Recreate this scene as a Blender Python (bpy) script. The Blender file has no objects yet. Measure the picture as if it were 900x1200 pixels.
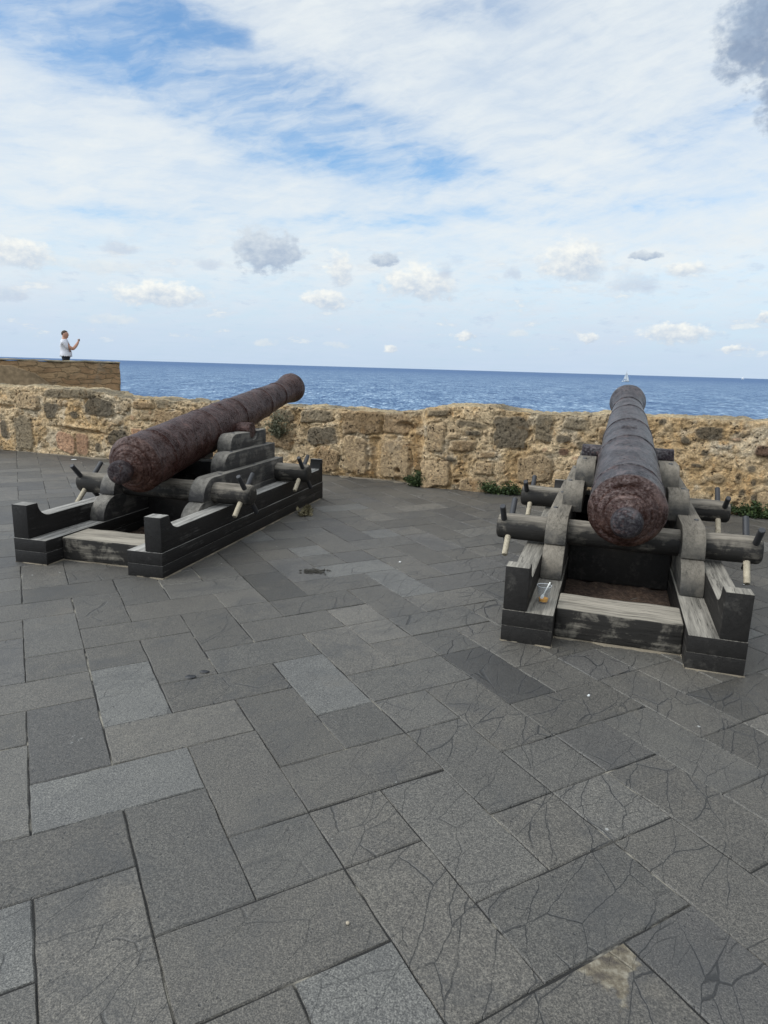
import bpy, bmesh, math, random
import numpy as np
from mathutils import Vector, Matrix, noise as mnoise
R = math.radians
random.seed(7)
rng = np.random.default_rng(7)
scene = bpy.context.scene
COL = scene.collection

# ------------------------------------------------------------------ node helpers
class E:
    """a shader socket (or number) with arithmetic"""
    def __init__(s, g, sock): s.g, s.s = g, sock
    def _m(s, op, *a): return s.g.math(op, s, *a)
    def __add__(s, o): return s._m('ADD', o)
    def __radd__(s, o): return s._m('ADD', o)
    def __sub__(s, o): return s._m('SUBTRACT', o)
    def __rsub__(s, o): return s.g.math('SUBTRACT', o, s)
    def __mul__(s, o): return s._m('MULTIPLY', o)
    def __rmul__(s, o): return s._m('MULTIPLY', o)
    def __truediv__(s, o): return s._m('DIVIDE', o)
    def max(s, o): return s._m('MAXIMUM', o)
    def min(s, o): return s._m('MINIMUM', o)
    def pow(s, o): return s._m('POWER', o)
    def clamp(s):
        e = s._m('ADD', 0.0); e.s.node.use_clamp = True; return e
    def smooth(s, a, b, lo=0.0, hi=1.0):
        n = s.g.new('ShaderNodeMapRange'); n.interpolation_type = 'SMOOTHSTEP'
        s.g.put(n.inputs['Value'], s)
        for k, v in (('From Min', a), ('From Max', b), ('To Min', lo), ('To Max', hi)): n.inputs[k].default_value = v
        return E(s.g, n.outputs['Result'])

class G:
    def __init__(self, nt): self.nt = nt
    def new(self, t): return self.nt.nodes.new(t)
    def put(self, sock, v):
        if isinstance(v, E): self.nt.links.new(v.s, sock)
        elif hasattr(v, 'is_output'): self.nt.links.new(v, sock)
        else:
            if isinstance(v, (tuple, list)) and len(v) == 3 and sock.type == 'RGBA': v = (*v, 1)
            sock.default_value = v
    def math(self, op, *a):
        n = self.new('ShaderNodeMath'); n.operation = op
        for i, x in enumerate(a): self.put(n.inputs[i], x)
        return E(self, n.outputs[0])
    def vmath(self, op, *a):
        n = self.new('ShaderNodeVectorMath'); n.operation = op
        for i, x in enumerate(a): self.put(n.inputs[i], x)
        return E(self, n.outputs[0])
    def scale(self, v, xyz): return self.vmath('MULTIPLY', v, xyz)
    def sep(self, v):
        n = self.new('ShaderNodeSeparateXYZ'); self.put(n.inputs[0], v)
        return [E(self, o) for o in n.outputs]
    def comb(self, x, y, z):
        n = self.new('ShaderNodeCombineXYZ')
        for i, v in enumerate((x, y, z)): self.put(n.inputs[i], v)
        return E(self, n.outputs[0])
    def noise(self, v, scale, detail=4, rough=.55, dist=0.0, color=False):
        n = self.new('ShaderNodeTexNoise'); self.put(n.inputs['Vector'], v)
        for k, x in (('Scale', scale), ('Detail', detail), ('Roughness', rough), ('Distortion', dist)): n.inputs[k].default_value = x
        return E(self, n.outputs['Color' if color else 'Fac'])
    def voro(self, v, scale, feature='F1', out='Distance', rnd=1.0):
        n = self.new('ShaderNodeTexVoronoi'); n.feature = feature; self.put(n.inputs['Vector'], v)
        n.inputs['Scale'].default_value = scale; n.inputs['Randomness'].default_value = rnd
        return E(self, n.outputs[out])
    def mix(self, f, a, b, mode='MIX'):
        n = self.new('ShaderNodeMix'); n.data_type = 'RGBA'; n.blend_type = mode
        self.put(n.inputs[0], f); self.put(n.inputs[6], a); self.put(n.inputs[7], b)
        return E(self, n.outputs[2])
    def ramp(self, f, stops):
        n = self.new('ShaderNodeValToRGB'); self.put(n.inputs[0], f); el = n.color_ramp.elements
        while len(el) < len(stops): el.new(.5)
        for e, (p, c) in zip(el, stops): e.position = p; e.color = (*c, 1)
        return E(self, n.outputs[0])
    def attr(self, name, out='Fac'):
        n = self.new('ShaderNodeAttribute'); n.attribute_name = name; return E(self, n.outputs[out])
    def bump(self, h, strength=.5, dist=.01, normal=None):
        n = self.new('ShaderNodeBump'); self.put(n.inputs['Height'], h)
        n.inputs['Strength'].default_value = strength; n.inputs['Distance'].default_value = dist
        if normal is not None: self.put(n.inputs['Normal'], normal)
        return E(self, n.outputs[0])

def material(name):
    m = bpy.data.materials.new(name); m.use_nodes = True
    g = G(m.node_tree); b = m.node_tree.nodes['Principled BSDF']
    g.b = b; g.m = m
    tc = g.new('ShaderNodeTexCoord'); g.P = E(g, tc.outputs['Object'])
    geo = g.new('ShaderNodeNewGeometry'); g.N = E(g, geo.outputs['Normal']); g.W = E(g, geo.outputs['Position'])
    return m, g
def simple(name, col, rough=.6, spec=.5, metal=0.0, var=.15, scale=20):
    m, g = material(name)
    n = g.noise(g.P, scale, 4)
    g.put(g.b.inputs['Base Color'], g.mix(n, tuple(c*(1-var) for c in col), tuple(c*(1+var) for c in col)))
    g.b.inputs['Roughness'].default_value = rough; g.b.inputs['Metallic'].default_value = metal
    g.b.inputs['Specular IOR Level'].default_value = spec
    return m

# ------------------------------------------------------------------ object helpers
def tag(o, label=None, cat=None, group=None, kind=None):
    if label: o['label'] = label
    if cat: o['category'] = cat
    if group: o['group'] = group
    if kind: o['kind'] = kind
    return o
def empty(name, loc=(0, 0, 0), rz=0.0, **k):
    o = bpy.data.objects.new(name, None); COL.objects.link(o); o.location = loc; o.rotation_euler = (0, 0, rz)
    o.empty_display_size = .2
    return tag(o, **k)
def link_mesh(name, me, mats, parent=None, smooth=None, loc=None):
    if not isinstance(mats, (list, tuple)): mats = [mats]
    for m in mats: me.materials.append(m)
    o = bpy.data.objects.new(name, me); COL.objects.link(o)
    if parent: o.parent = parent
    if loc: o.location = loc
    if smooth is not None:
        me.shade_smooth(); me.set_sharp_from_angle(angle=R(smooth))
    return o
def bm_obj(name, bm, mats, parent=None, smooth=None, loc=None):
    me = bpy.data.meshes.new(name); bmesh.ops.recalc_face_normals(bm, faces=bm.faces[:]); bm.to_mesh(me); bm.free()
    return link_mesh(name, me, mats, parent, smooth, loc)
def np_obj(name, verts, faces, mats, parent=None, smooth=None):
    me = bpy.data.meshes.new(name)
    me.from_pydata([tuple(v) for v in verts], [], [tuple(f) for f in faces]); me.update()
    return link_mesh(name, me, mats, parent, smooth)
def copy_tree(o, parent=None):
    c = o.copy(); COL.objects.link(c)
    if parent: c.parent = parent
    for ch in list(o.children): copy_tree(ch, c)
    return c

def prism(bm, prof, x0, x1, bevel=.008, segs=2, axis='x'):
    """polygon prof (a,b) extruded from x0 to x1; axis x: (x,a,b)   axis y: (a,y,b)"""
    P = (lambda a, b, t: (t, a, b)) if axis == 'x' else (lambda a, b, t: (a, t, b))
    lo = [bm.verts.new(P(a, b, x0)) for a, b in prof]; hi = [bm.verts.new(P(a, b, x1)) for a, b in prof]
    fs = [bm.faces.new(lo), bm.faces.new(hi)]
    n = len(prof)
    for i in range(n): fs.append(bm.faces.new((lo[i], lo[(i+1) % n], hi[(i+1) % n], hi[i])))
    bmesh.ops.recalc_face_normals(bm, faces=fs)
    if bevel:
        ed = [e for f in fs for e in f.edges]; ed = list(set(ed))
        ed = [e for e in ed if len(e.link_faces) == 2 and e.calc_face_angle(0) > R(25)]
        bmesh.ops.bevel(bm, geom=ed, offset=bevel, segments=segs, profile=.5, affect='EDGES', clamp_overlap=True)
def box(bm, x0, x1, y0, y1, z0, z1, bevel=.006, segs=2):
    prism(bm, [(y0, z0), (y1, z0), (y1, z1), (y0, z1)], x0, x1, bevel, segs)
def lathe(bm, prof, segs=48, M=None, cap=True):
    """prof of (s, r) turned round the local Y axis"""
    rings = []
    for s, r in prof:
        rings.append([bm.verts.new((r*math.cos(2*math.pi*k/segs), s, r*math.sin(2*math.pi*k/segs))) for k in range(segs)])
    for a, b in zip(rings, rings[1:]):
        for k in range(segs): bm.faces.new((a[k], a[(k+1) % segs], b[(k+1) % segs], b[k]))
    if cap:
        bm.faces.new(rings[0][::-1]); bm.faces.new(rings[-1])
    vs = [v for r in rings for v in r]
    if M is not None: bmesh.ops.transform(bm, matrix=M, verts=vs)
    return vs
def along(p, d):
    """matrix taking local +Y to direction d at point p"""
    d = Vector(d).normalized()
    return Matrix.Translation(p) @ Vector((0, 1, 0)).rotation_difference(d).to_matrix().to_4x4()
def rod(bm, a, b, r0, r1=None, segs=16, bev=.004):
    a, b = Vector(a), Vector(b); L = (b-a).length; r1 = r0 if r1 is None else r1
    lathe(bm, [(0, r0-bev), (bev, r0), (L*.5, (r0+r1)/2), (L-bev, r1), (L, r1-bev)], segs, along(a, b-a))
def wobble(me_or_bm, amp, scale, seed=0):
    off = Vector((seed*13.1, seed*7.7, seed*3.3))
    for v in me_or_bm.verts:
        v.co += mnoise.noise_vector(v.co*scale + off)*amp

# ------------------------------------------------------------------ world: sky and clouds
SUN_EL, SUN_AZ = 43.0, -112.0       # azimuth measured from +Y towards +X
def build_world():
    w = bpy.data.worlds.new('World'); scene.world = w; w.use_nodes = True
    nt = w.node_tree; nt.nodes.clear(); g = G(nt)
    out = g.new('ShaderNodeOutputWorld'); bg = g.new('ShaderNodeBackground')
    nt.links.new(bg.outputs[0], out.inputs[0]); bg.inputs[1].default_value = .1
    sky = g.new('ShaderNodeTexSky'); sky.sky_type = 'NISHITA'; sky.sun_disc = False
    sky.sun_elevation = R(SUN_EL); sky.sun_rotation = R(SUN_AZ)
    sky.air_density = 1.0; sky.dust_density = .6; sky.ozone_density = 1.6
    tc = g.new('ShaderNodeTexCoord'); D = E(g, tc.outputs['Generated'])
    x, y, z = g.sep(D)
    az = g.math('ARCTAN2', x, y)*57.2958
    el = g.math('ARCSINE', z.max(-.999).min(.999))*57.2958
    skyc = g.mix(1.0, E(g, sky.outputs[0]), (1.15, 1.60, 1.90), 'MULTIPLY')
    # --- high thin veil: on a flat layer, so streaks draw out towards the horizon
    zz = z.max(.0) + .10
    px, py = x/zz, y/zz
    Lr = g.comb(px*.85 + py*.45, py*.95 - px*.45, 0.0)
    warp = g.noise(Lr, .9, 3, .5, color=True)
    Lw = g.vmath('ADD', Lr, g.scale(warp, (.45, .45, 0)))
    st = g.noise(g.scale(Lw, (1.0, 1.9, 1)), 1.25, 8, .62)
    fine = g.noise(g.scale(Lw, (2.0, 4.6, 1)), 2.6, 7, .66, .15)
    puff = g.noise(Lw, 3.6, 7, .62)
    n1 = st*.42 + fine*.26 + puff*.32
    def lobe(a0, e0, wa, we, rot=0.0):
        c, s = math.cos(R(rot)), math.sin(R(rot))
        da, de = az - a0, el - e0
        u = (da*c + de*s)/wa; v = (de*c - da*s)/we
        return g.math('EXPONENT', (u*u + v*v)*-1.0)
    blue = (lobe(-26, 23.5, 8, 3.8, -12)*1.15 + lobe(-10, 18.6, 12.5, 3.1, -13)*1.15 + lobe(0, 16.2, 6, 2.0, -14)*.7 + lobe(-17, 22.2, 6, 1.9, -8)*.75
            + lobe(5.5, 24.8, 7, 1.5, -8)*.5 + lobe(-22, 10.6, 7, .7, 2)*.5 + lobe(16, 12.2, 14, 1.3, 3)*.32 + lobe(-6, 11, 8, .8, 4)*.28 + lobe(21, 17, 6, 2, 20)*.30)
    # wind-combed wisps, running down to the right
    ws = g.comb(az*.80 + el*.30, el*1.55 - az*.36, 0.0)
    wq = g.noise(ws, .16, 4, .55, color=True)
    wv0 = g.vmath('ADD', ws, g.scale(wq, (7.0, 3.2, 0)))
    wisp = g.noise(g.scale(wv0, (.42, 1.0, 1)), .20, 9, .62)*.62 + g.noise(g.scale(wv0, (.5, 1.0, 1)), .62, 8, .62)*.38
    bm_ = (blue + (n1 - .5)*1.7 + (puff - .5)*.8).smooth(.02, .80)
    wcov = wisp.smooth(.36, .66)
    deck = (n1*.45 + wisp*.55).smooth(.34, .60, .62, 1.0)
    veil = deck*(1.0 - bm_) + bm_*(wcov*.66 + .05)
    hi = g.noise(Lw, 1.7, 5, .55)
    veilc = g.mix(hi, (7.5, 8.25, 9.25), (8.9, 9.25, 9.6))
    c = g.mix(veil, skyc, veilc)
    low = el.smooth(0.0, 9.0, 1.0, 0.0)
    c = g.mix(low*.70, c, (4.9, 6.35, 8.75))
    # --- small cumulus, each at its own bearing and height
    ae = g.comb(az*.36, el*.5, 0.0)
    wv = g.noise(ae, 1.3, 5, .6, color=True)
    wx, wy, _ = g.sep(wv)
    wv2 = g.noise(ae, 4.2, 4, .6, color=True)
    vx, vy, _ = g.sep(wv2)
    det = g.noise(ae, 2.2, 8, .57)
    # ragged low cloud between the named puffs
    rag = g.noise(g.scale(ae, (.75, 1.5, 1)), 1.15, 9, .66)
    band = el.smooth(.6, 2.2)*el.smooth(7.5, 11.0, 1.0, 0.0)
    rg = rag.smooth(.53, .66)*band
    c = g.mix(rg*.62, c, g.mix((rag - .5).smooth(.06, .2), (6.2, 7.1, 8.5), (8.7, 8.9, 9.1)))
    c = g.mix((1.0 - rag).smooth(.56, .68)*band*.35, c, (5.0, 6.1, 8.1))
    fin = g.noise(ae, 6.0, 4, .5)
    PUFF = [(-9.97,8.52,2.84,1.99,'g'),(2.25,6.58,3.33,1.56,'w'),(-.66,8.46,1.11,.7,'g'),(4.42,7.73,.89,.83,'h'),(-14.49,7.45,1.18,.56,'h'),
      (-21.04,8.26,1.71,.48,'h'),(-18.1,4.96,3.88,1.07,'w'),(-4.17,7.5,1.04,1.6,'w'),(-5.25,5.17,2.23,.86,'w'),(14.46,8.28,2.68,1.84,'w'),
      (19.75,8.8,1.21,.42,'g'),(19.23,6.74,1.96,1.23,'h'),(22.56,7.65,1.51,.66,'w'),(22.48,3.11,2.82,.88,'w'),(26.69,2.1,1.23,.37,'w'),
      (6.28,2.66,1.05,.41,'w'),(10.4,3.08,1.36,.33,'f'),(-27.96,7.06,2.78,1.14,'w'),(-28.81,4.39,1.76,.7,'h'),(16.12,2.72,.91,.39,'w'),
      (9.75,7.6,.81,.57,'h'),(-10.24,1.7,1.11,.34,'f'),(-4.51,1.68,1.27,.27,'f'),(.18,1.47,.71,.34,'w'),(-22.9,6.8,3.64,.66,'f'),
      (-21.92,2.99,1.98,.44,'f'),(25.9,21.6,3.6,3.8,'D'),(29.2,24.0,5.0,5.0,'D'),(27.6,18.6,1.7,3.2,'D'),(28.25,4.16,.54,.47,'w')]
    TONE = {'w': ((5.8,6.7,8.1),(9.4,9.55,9.6),1.0), 'g': ((4.0,4.95,6.6),(6.7,7.4,8.4),.95), 'h': ((4.8,5.7,7.5),(6.6,7.3,8.4),.58),
            'f': ((7.0,7.6,8.4),(8.4,8.6,8.8),.5), 'D': ((2.2,3.0,4.6),(3.7,4.7,6.4),.97)}
    for a0, e0, wa, we, t in PUFF:
        da = (az - a0 + (wx - .5)*(1.1 + wa*.75) + (vx - .5)*(.5 + wa*.42))/wa
        de = (el - e0 + (wy - .5)*(.8 + we*.55) + (vy - .5)*(.35 + we*.5))/we
        base = da*da + g.math('POWER', g.math('ABSOLUTE', de*(de.smooth(-.1, .1, 1.35, .95))), 2.0)
        h = 1.22 - base + (det - .5)*2.1 + (fin - .5)*.5
        m = h.smooth(-.05, {'w': 1.0, 'g': .85, 'D': 1.25}.get(t, 1.3))
        lo, hi_, k = TONE[t]
        sh = (de*.62 - da*.16 + .42 + (det - .5)*1.5 + (fin - .5)*.5 + (vy - .5)*.8).clamp()
        c = g.mix(m*k, c, g.mix(sh, lo, hi_))
    # glow added to the unseen cloud deck round the veiled sun, for soft light
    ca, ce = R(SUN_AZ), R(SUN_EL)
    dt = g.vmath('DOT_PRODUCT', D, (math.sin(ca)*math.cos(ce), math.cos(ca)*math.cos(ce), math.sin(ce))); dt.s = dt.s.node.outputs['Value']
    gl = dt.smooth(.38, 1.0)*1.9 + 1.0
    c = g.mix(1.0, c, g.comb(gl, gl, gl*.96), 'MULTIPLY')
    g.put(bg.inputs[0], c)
build_world()
sun = bpy.data.lights.new('sun', 'SUN'); sun.energy = 1.5; sun.angle = R(24); sun.color = (1, .95, .86)
so = bpy.data.objects.new('sun', sun); COL.objects.link(so)
a, e = R(SUN_AZ), R(SUN_EL)
sd = Vector((math.sin(a)*math.cos(e), math.cos(a)*math.cos(e), math.sin(e)))
so.rotation_euler = sd.to_track_quat('Z', 'Y').to_euler()

# ------------------------------------------------------------------ camera
cam = bpy.data.cameras.new('camera'); co = bpy.data.objects.new('camera', cam); COL.objects.link(co)
cam.sensor_fit = 'HORIZONTAL'; cam.sensor_width = 36; cam.lens = 36*783.17/900; cam.clip_end = 80000; cam.clip_start = .05
TH, PH = .212477, .028939
X = Vector((1, 0, 0)); U = Vector((0, math.sin(TH), math.cos(TH))); F = Vector((0, math.cos(TH), -math.sin(TH)))
r_ = X*math.cos(PH) + U*math.sin(PH); u_ = U*math.cos(PH) - X*math.sin(PH)
M = Matrix.Identity(4)
for i in range(3): M[i][0], M[i][1], M[i][2] = r_[i], u_[i], -F[i]
M[0][3], M[1][3], M[2][3] = 0, 0, 1.6
co.matrix_world = M; scene.camera = co

# ------------------------------------------------------------------ sea
SEA = -8.0
def build_sea():
    m, g = material('sea_water')
    x, y, z = g.sep(g.W)
    v1 = g.comb(x*.62, y*.17, 0); v2 = g.comb(x*1.7, y*.45, 0); v3 = g.comb(x*.012, y*.006, 0); v4 = g.comb(x*.09, y*.028, 0)
    a = g.noise(v1, 1, 5, .6, .4); b = g.noise(v2, 1, 4, .6, .3); c = g.noise(v3, 1, 4, .55); d = g.noise(v4, 1, 5, .6)
    h = a*.42 + b*.36 + d*.22
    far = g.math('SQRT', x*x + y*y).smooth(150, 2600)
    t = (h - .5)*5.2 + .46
    nearc = g.ramp(t.clamp(), [(0, (.022, .062, .155)), (.34, (.068, .128, .225)), (.60, (.140, .222, .335)), (.84, (.27, .37, .48)), (1, (.52, .61, .70))])  # ripple highlights and dark troughs are painted into the water colour
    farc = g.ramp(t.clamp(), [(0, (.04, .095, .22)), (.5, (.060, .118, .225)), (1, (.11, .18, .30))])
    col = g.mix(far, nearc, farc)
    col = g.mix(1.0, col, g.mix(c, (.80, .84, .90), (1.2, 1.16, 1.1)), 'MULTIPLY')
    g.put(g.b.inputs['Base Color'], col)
    g.b.inputs['Roughness'].default_value = .55; g.b.inputs['Specular IOR Level'].default_value = .12
    g.b.inputs['IOR'].default_value = 1.33
    g.put(g.b.inputs['Normal'], g.bump(a*1.0 + b*.4, .6, 1.2))
    ys = [5.5, 20, 60, 200, 700, 3000, 12000, 45000]
    # one sheet, from under the terrace to the horizon
    vs, fs = [], []
    xs = [-45000, -8000, -1000, -150, 0, 150, 1000, 8000, 45000]
    ys = [-60, 0, 14, 60, 200, 700, 3000, 12000, 45000]
    for yy in ys:
        for xx in xs: vs.append((xx, yy, SEA))
    n = len(xs)
    for j in range(len(ys)-1):
        for i in range(n-1): fs.append((j*n+i, j*n+i+1, (j+1)*n+i+1, (j+1)*n+i))
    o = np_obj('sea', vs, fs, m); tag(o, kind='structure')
build_sea()

# ------------------------------------------------------------------ paving
O0 = np.array((-1.22011, 2.69790)); E1 = np.array((.261144, .145777)); E2 = np.array((-.150747, .274700))
CANN = {'L': (-2.28970, 4.96083, -.25362), 'R': (1.36224, 3.60961, -.32154)}
def paving_mats():
    m, g = material('basalt_paving')
    tone = g.attr('tone', 'Color'); rnd = g.attr('rnd'); crk = g.attr('crk')
    V = g.vmath('ADD', g.W, g.comb(rnd*37.0, rnd*91.0, rnd*13.0))
    grain = g.noise(V, 210, 2, .7); grain2 = g.noise(V, 85, 4, .7)
    big = g.noise(V, 5.5, 5, .6, .4); world = g.noise(g.W, .9, 4, .55)
    col = g.mix(1.0, tone, g.ramp(grain*.68 + grain2*.32, [(.36, (.34, .34, .35)), (.5, (.90, .90, .90)), (.64, (1.95, 1.93, 1.88))]), 'MULTIPLY')
    col = g.mix(1.0, col, g.mix(big, (.80, .80, .82), (1.2, 1.2, 1.17)), 'MULTIPLY')
    col = g.mix(1.0, col, g.mix(world, (.72, .73, .75), (1.28, 1.26, 1.22)), 'MULTIPLY')
    dirt = g.noise(g.W, 1.9, 6, .66, .5).smooth(.50, .68)
    col = g.mix(dirt*.50, col, (.040, .040, .040))
    # ochre staining, in places
    och = g.noise(g.W, 2.1, 5, .62).smooth(.60, .74)
    col = g.mix(och*.28, col, (.135, .112, .085))
    # pits
    pit = g.voro(V, 34).smooth(.09, .16, 1.0, 0.0)*g.noise(V, 9, 3).smooth(.52, .6)
    col = g.mix(pit*.75, col, (.018, .018, .02))
    # hairline cracks running through the older slabs
    dv = g.noise(g.W, 3.2, 4, .6, color=True)
    CV = g.vmath('ADD', V, g.scale(dv, (.085, .085, 0)))
    x, y, z = g.sep(CV)
    CR = g.comb((x*.48 + y*.88)*1.0, (y*.48 - x*.88)*2.9 + g.noise(g.W, 1.1, 2)*.8, 0.0)
    d1 = g.voro(CR, 2.7, 'DISTANCE_TO_EDGE')
    d2 = g.voro(g.vmath('ADD', CR, (3.7, 1.2, 0)), 5.2, 'DISTANCE_TO_EDGE')
    on = g.noise(g.W, 3.1, 3, .5)
    c1 = d1.smooth(.003, .0135, 1.0, 0.0)*on.smooth(.36, .52)
    c2 = d2.smooth(.002, .014, 1.0, 0.0)*g.noise(g.W, 4.7, 3).smooth(.50, .62)*.8
    halo = d1.smooth(.0, .09, 1.0, 0.0)*on.smooth(.40, .6)
    ck = (c1.max(c2)*crk).clamp()
    col = g.mix(halo*crk*.16, col, (.045, .045, .048))
    col = g.mix(ck*.86, col, (.016, .016, .016))
    # pale specks: lime and droppings
    sp = g.voro(g.W, 6.0).smooth(.028, .055, 1.0, 0.0)*g.noise(g.W, 1.7, 2).smooth(.54, .62)
    sp2 = g.noise(g.W, 55, 3, .7).smooth(.60, .66)*g.noise(g.W, 3.3, 4, .65).smooth(.655, .70)
    col = g.mix((sp + sp2*.7).clamp()*.62, col, (.42, .42, .40))
    # the chipped corner by the near joint, worn to the bedding
    wx, wy, _ = g.sep(g.W)
    iv = np.linalg.inv(np.stack([E1, E2], 1))
    la = (wx - float(O0[0]))*float(iv[0, 0]) + (wy - float(O0[1]))*float(iv[0, 1])
    lb = (wx - float(O0[0]))*float(iv[1, 0]) + (wy - float(O0[1]))*float(iv[1, 1])
    pn = g.noise(g.W, 16, 6, .68)
    # a triangle just inside the slab corner at (4, -6)
    tri = (la - 3.99)*.55 + (lb + 6.0)*-1.0
    worn = (tri.max((la - 3.6)*-.9 + (lb + 6.0)*-.2) + (pn - .5)*.55).smooth(.13, .22, 1.0, 0.0)*(lb + 6.0).smooth(-.02, .0, 1.0, 0.0)*(la - 4.0).smooth(-.03, .0, 1.0, 0.0)
    col = g.mix(worn*.78, col, g.ramp(g.noise(g.W, 24, 5, .6), [(.38, (.05, .037, .024)), (.5, (.13, .105, .066)), (.62, (.25, .22, .165))]))
    g.put(g.b.inputs['Base Color'], col)
    g.put(g.b.inputs['Roughness'], .40 + grain2*.30); g.b.inputs['Specular IOR Level'].default_value = .56
    h = grain*.45 + grain2*.7 + big*1.6 - pit*1.2 - ck*1.6
    g.put(g.b.inputs['Normal'], g.bump(h, .55, .006))
    mm, g = material('joint_mortar')
    n = g.noise(g.W, 2.6, 4, .6); n2 = g.noise(g.W, 40, 3, .6)
    col = g.mix(n.smooth(.54, .62), (.014, .0135, .013), (.24, .22, .18))
    g.put(g.b.inputs['Base Color'], g.mix(1.0, col, g.mix(n2, (.6, .6, .6), (1.4, 1.4, 1.4)), 'MULTIPLY'))
    g.b.inputs['Roughness'].default_value = .95
    return m, mm
PL = np.array([(-12.5,13.95),(-6.79,11.69),(-5,11.05),(-1.04,9.96),(0.0,9.6),(.32,9.38),(.71,9.16),(2.16,8.77),(3.42,8.38),(4.55,7.78),(7.5,6.3)])
def build_paving():
    m, mm = paving_mats()
    verts, faces, tone, rnd, crk = [], [], [], [], []
    LIGHT = {(0, 0): .05, (3, -1): .05, (-1, -2): .05, (7, 3): .05, (-1, -1): .38, (0, -1): .9, (1, -3): .9, (0, -4): .2, (1, -4): .9, (-2, -3): .9, (0, -2): .05, (6, 5): .05}
    def slab(a0, b0, a1, b1, base_r, tint=None):
        # joints are irregular: each side its own gap
        gp = [random.uniform(.003, .011) for _ in range(4)]
        c = [(a0+gp[0], b0+gp[1]), (a1-gp[2], b0+gp[1]), (a1-gp[2], b1-gp[3]), (a0+gp[0], b1-gp[3])]
        j = .006
        c = [(p+random.uniform(-j, j), q+random.uniform(-j, j)) for p, q in c]
        # break each side into short runs so edges are not ruled lines
        outl = []
        for i in range(4):
            (p0, q0), (p1, q1) = c[i], c[(i+1) % 4]
            n = max(2, int(math.hypot(p1-p0, q1-q0)*5))
            for k in range(n):
                t = k/n; d = .0 if k == 0 else random.uniform(-.007, .007)
                outl.append((p0+(p1-p0)*t + d*(q1-q0 and (q1-q0)/abs(q1-q0) or 0)*(abs(q1-q0) > abs(p1-p0)),
                             q0+(q1-q0)*t + d*(abs(p1-p0) >= abs(q1-q0))))
        P = np.array([O0 + E1*p + E2*q for p, q in outl])
        ctr = P.mean(0)
        z0 = random.uniform(-.0025, .0); tx, ty = random.uniform(-.003, .003), random.uniform(-.003, .003)
        n = len(P); i0 = len(verts)
        for k in range(n):
            d = P[k]-ctr; verts.append((*P[k], -.016))
        for k in range(n):
            d = P[k]-ctr; verts.append((*P[k], z0-.005+d[0]*tx+d[1]*ty))
        for k in range(n):
            d = P[k]-ctr; L = np.linalg.norm(d); q = ctr + d*(1-.005/L); verts.append((*q, z0+d[0]*tx+d[1]*ty))
        for k in range(n):
            k2 = (k+1) % n
            faces.append((i0+k, i0+k2, i0+n+k2, i0+n+k)); faces.append((i0+n+k, i0+n+k2, i0+2*n+k2, i0+2*n+k))
        faces.append(tuple(i0+2*n+k for k in range(n)))
        v = random.gauss(.073, .0100)
        kind = random.random() if not tint else tint
        if kind < .055: col = (.106, .103, .096)
        elif kind < .30: col = (v*1.07, v*1.0, v*.89)
        elif kind < .42: col = (v*.93, v*.87, v*.80)
        else: col = (v*1.09, v*1.0, v*.87)
        # the slabs to the right and by the far cannon are the cracked ones
        cr = 1/(1+math.exp(-(ctr[0]*1.5 - 0.10*(ctr[1]-3) + .1)*3.2))
        cr = max(cr, .55*(ctr[1] > 4.6)*(random.random() < .6)); cr *= random.choice((.55, 1, 1, 1))
        if ctr[0] < .2: cr = max(cr, random.choice((0, 0, 0, .25, .6)))
        nv = 3*n; tone.extend([(*col, 1)]*nv); rnd.extend([base_r]*nv); crk.extend([cr]*nv)
    sp = lambda p=.22: random.random() < p
    for i in range(-46, 52):
        for j in range(-46, 52):
            k = (j - i) % 4
            if k == 3: a = (i, j, i+2, j+1)      # lying slab
            elif k == 0: a = (i, j, i+1, j+2)    # standing slab
            else: continue
            w = O0 + E1*(a[0]+a[2])/2 + E2*(a[1]+a[3])/2
            if not (-9.5 < w[0] < 6.5 and -1.2 < w[1] < 13): continue
            lim = np.interp(w[0], PL[:, 0], PL[:, 1])
            if w[1] > lim + .35: continue
            r = random.random()
            force = (a[:2] in ((1, -4),)); whole = a[:2] in ((0,-1),(-1,-2),(0,-4),(1,-3),(0,0),(-1,-1),(-2,-3))
            if force or (sp() and not whole):
                if k == 3: slab(i, j, i+1, j+1, r); slab(i+1, j, i+2, j+1, random.random())
                else: slab(i, j, i+1, j+1, r); slab(i, j+1, i+1, j+2, random.random())
            else: slab(*a, r, LIGHT.get(a[:2]))
    me = bpy.data.meshes.new('pavement'); me.from_pydata(verts, [], faces); me.update()
    at = me.attributes.new('tone', 'FLOAT_COLOR', 'POINT'); at.data.foreach_set('color', np.array(tone, np.float32).ravel())
    at = me.attributes.new('rnd', 'FLOAT', 'POINT'); at.data.foreach_set('value', np.array(rnd, np.float32))
    at = me.attributes.new('crk', 'FLOAT', 'POINT'); at.data.foreach_set('value', np.array(crk, np.float32))
    tag(link_mesh('pavement', me, m), kind='structure')
    # bedding under the joints, the whole terrace; it stops under the parapet
    bm = bmesh.new()
    f = [bm.verts.new((x, y + .25, -.007)) for x, y in PL] + [bm.verts.new((7.5, -14, -.007)), bm.verts.new((-12.5, -14, -.007))]
    bm.faces.new(f)
    ext = bmesh.ops.extrude_face_region(bm, geom=bm.faces[:])
    for v in ext['geom']:
        if isinstance(v, bmesh.types.BMVert): v.co.z = SEA - 1
    tag(bm_obj('ground', bm, mm), kind='structure')
build_paving()

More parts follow.
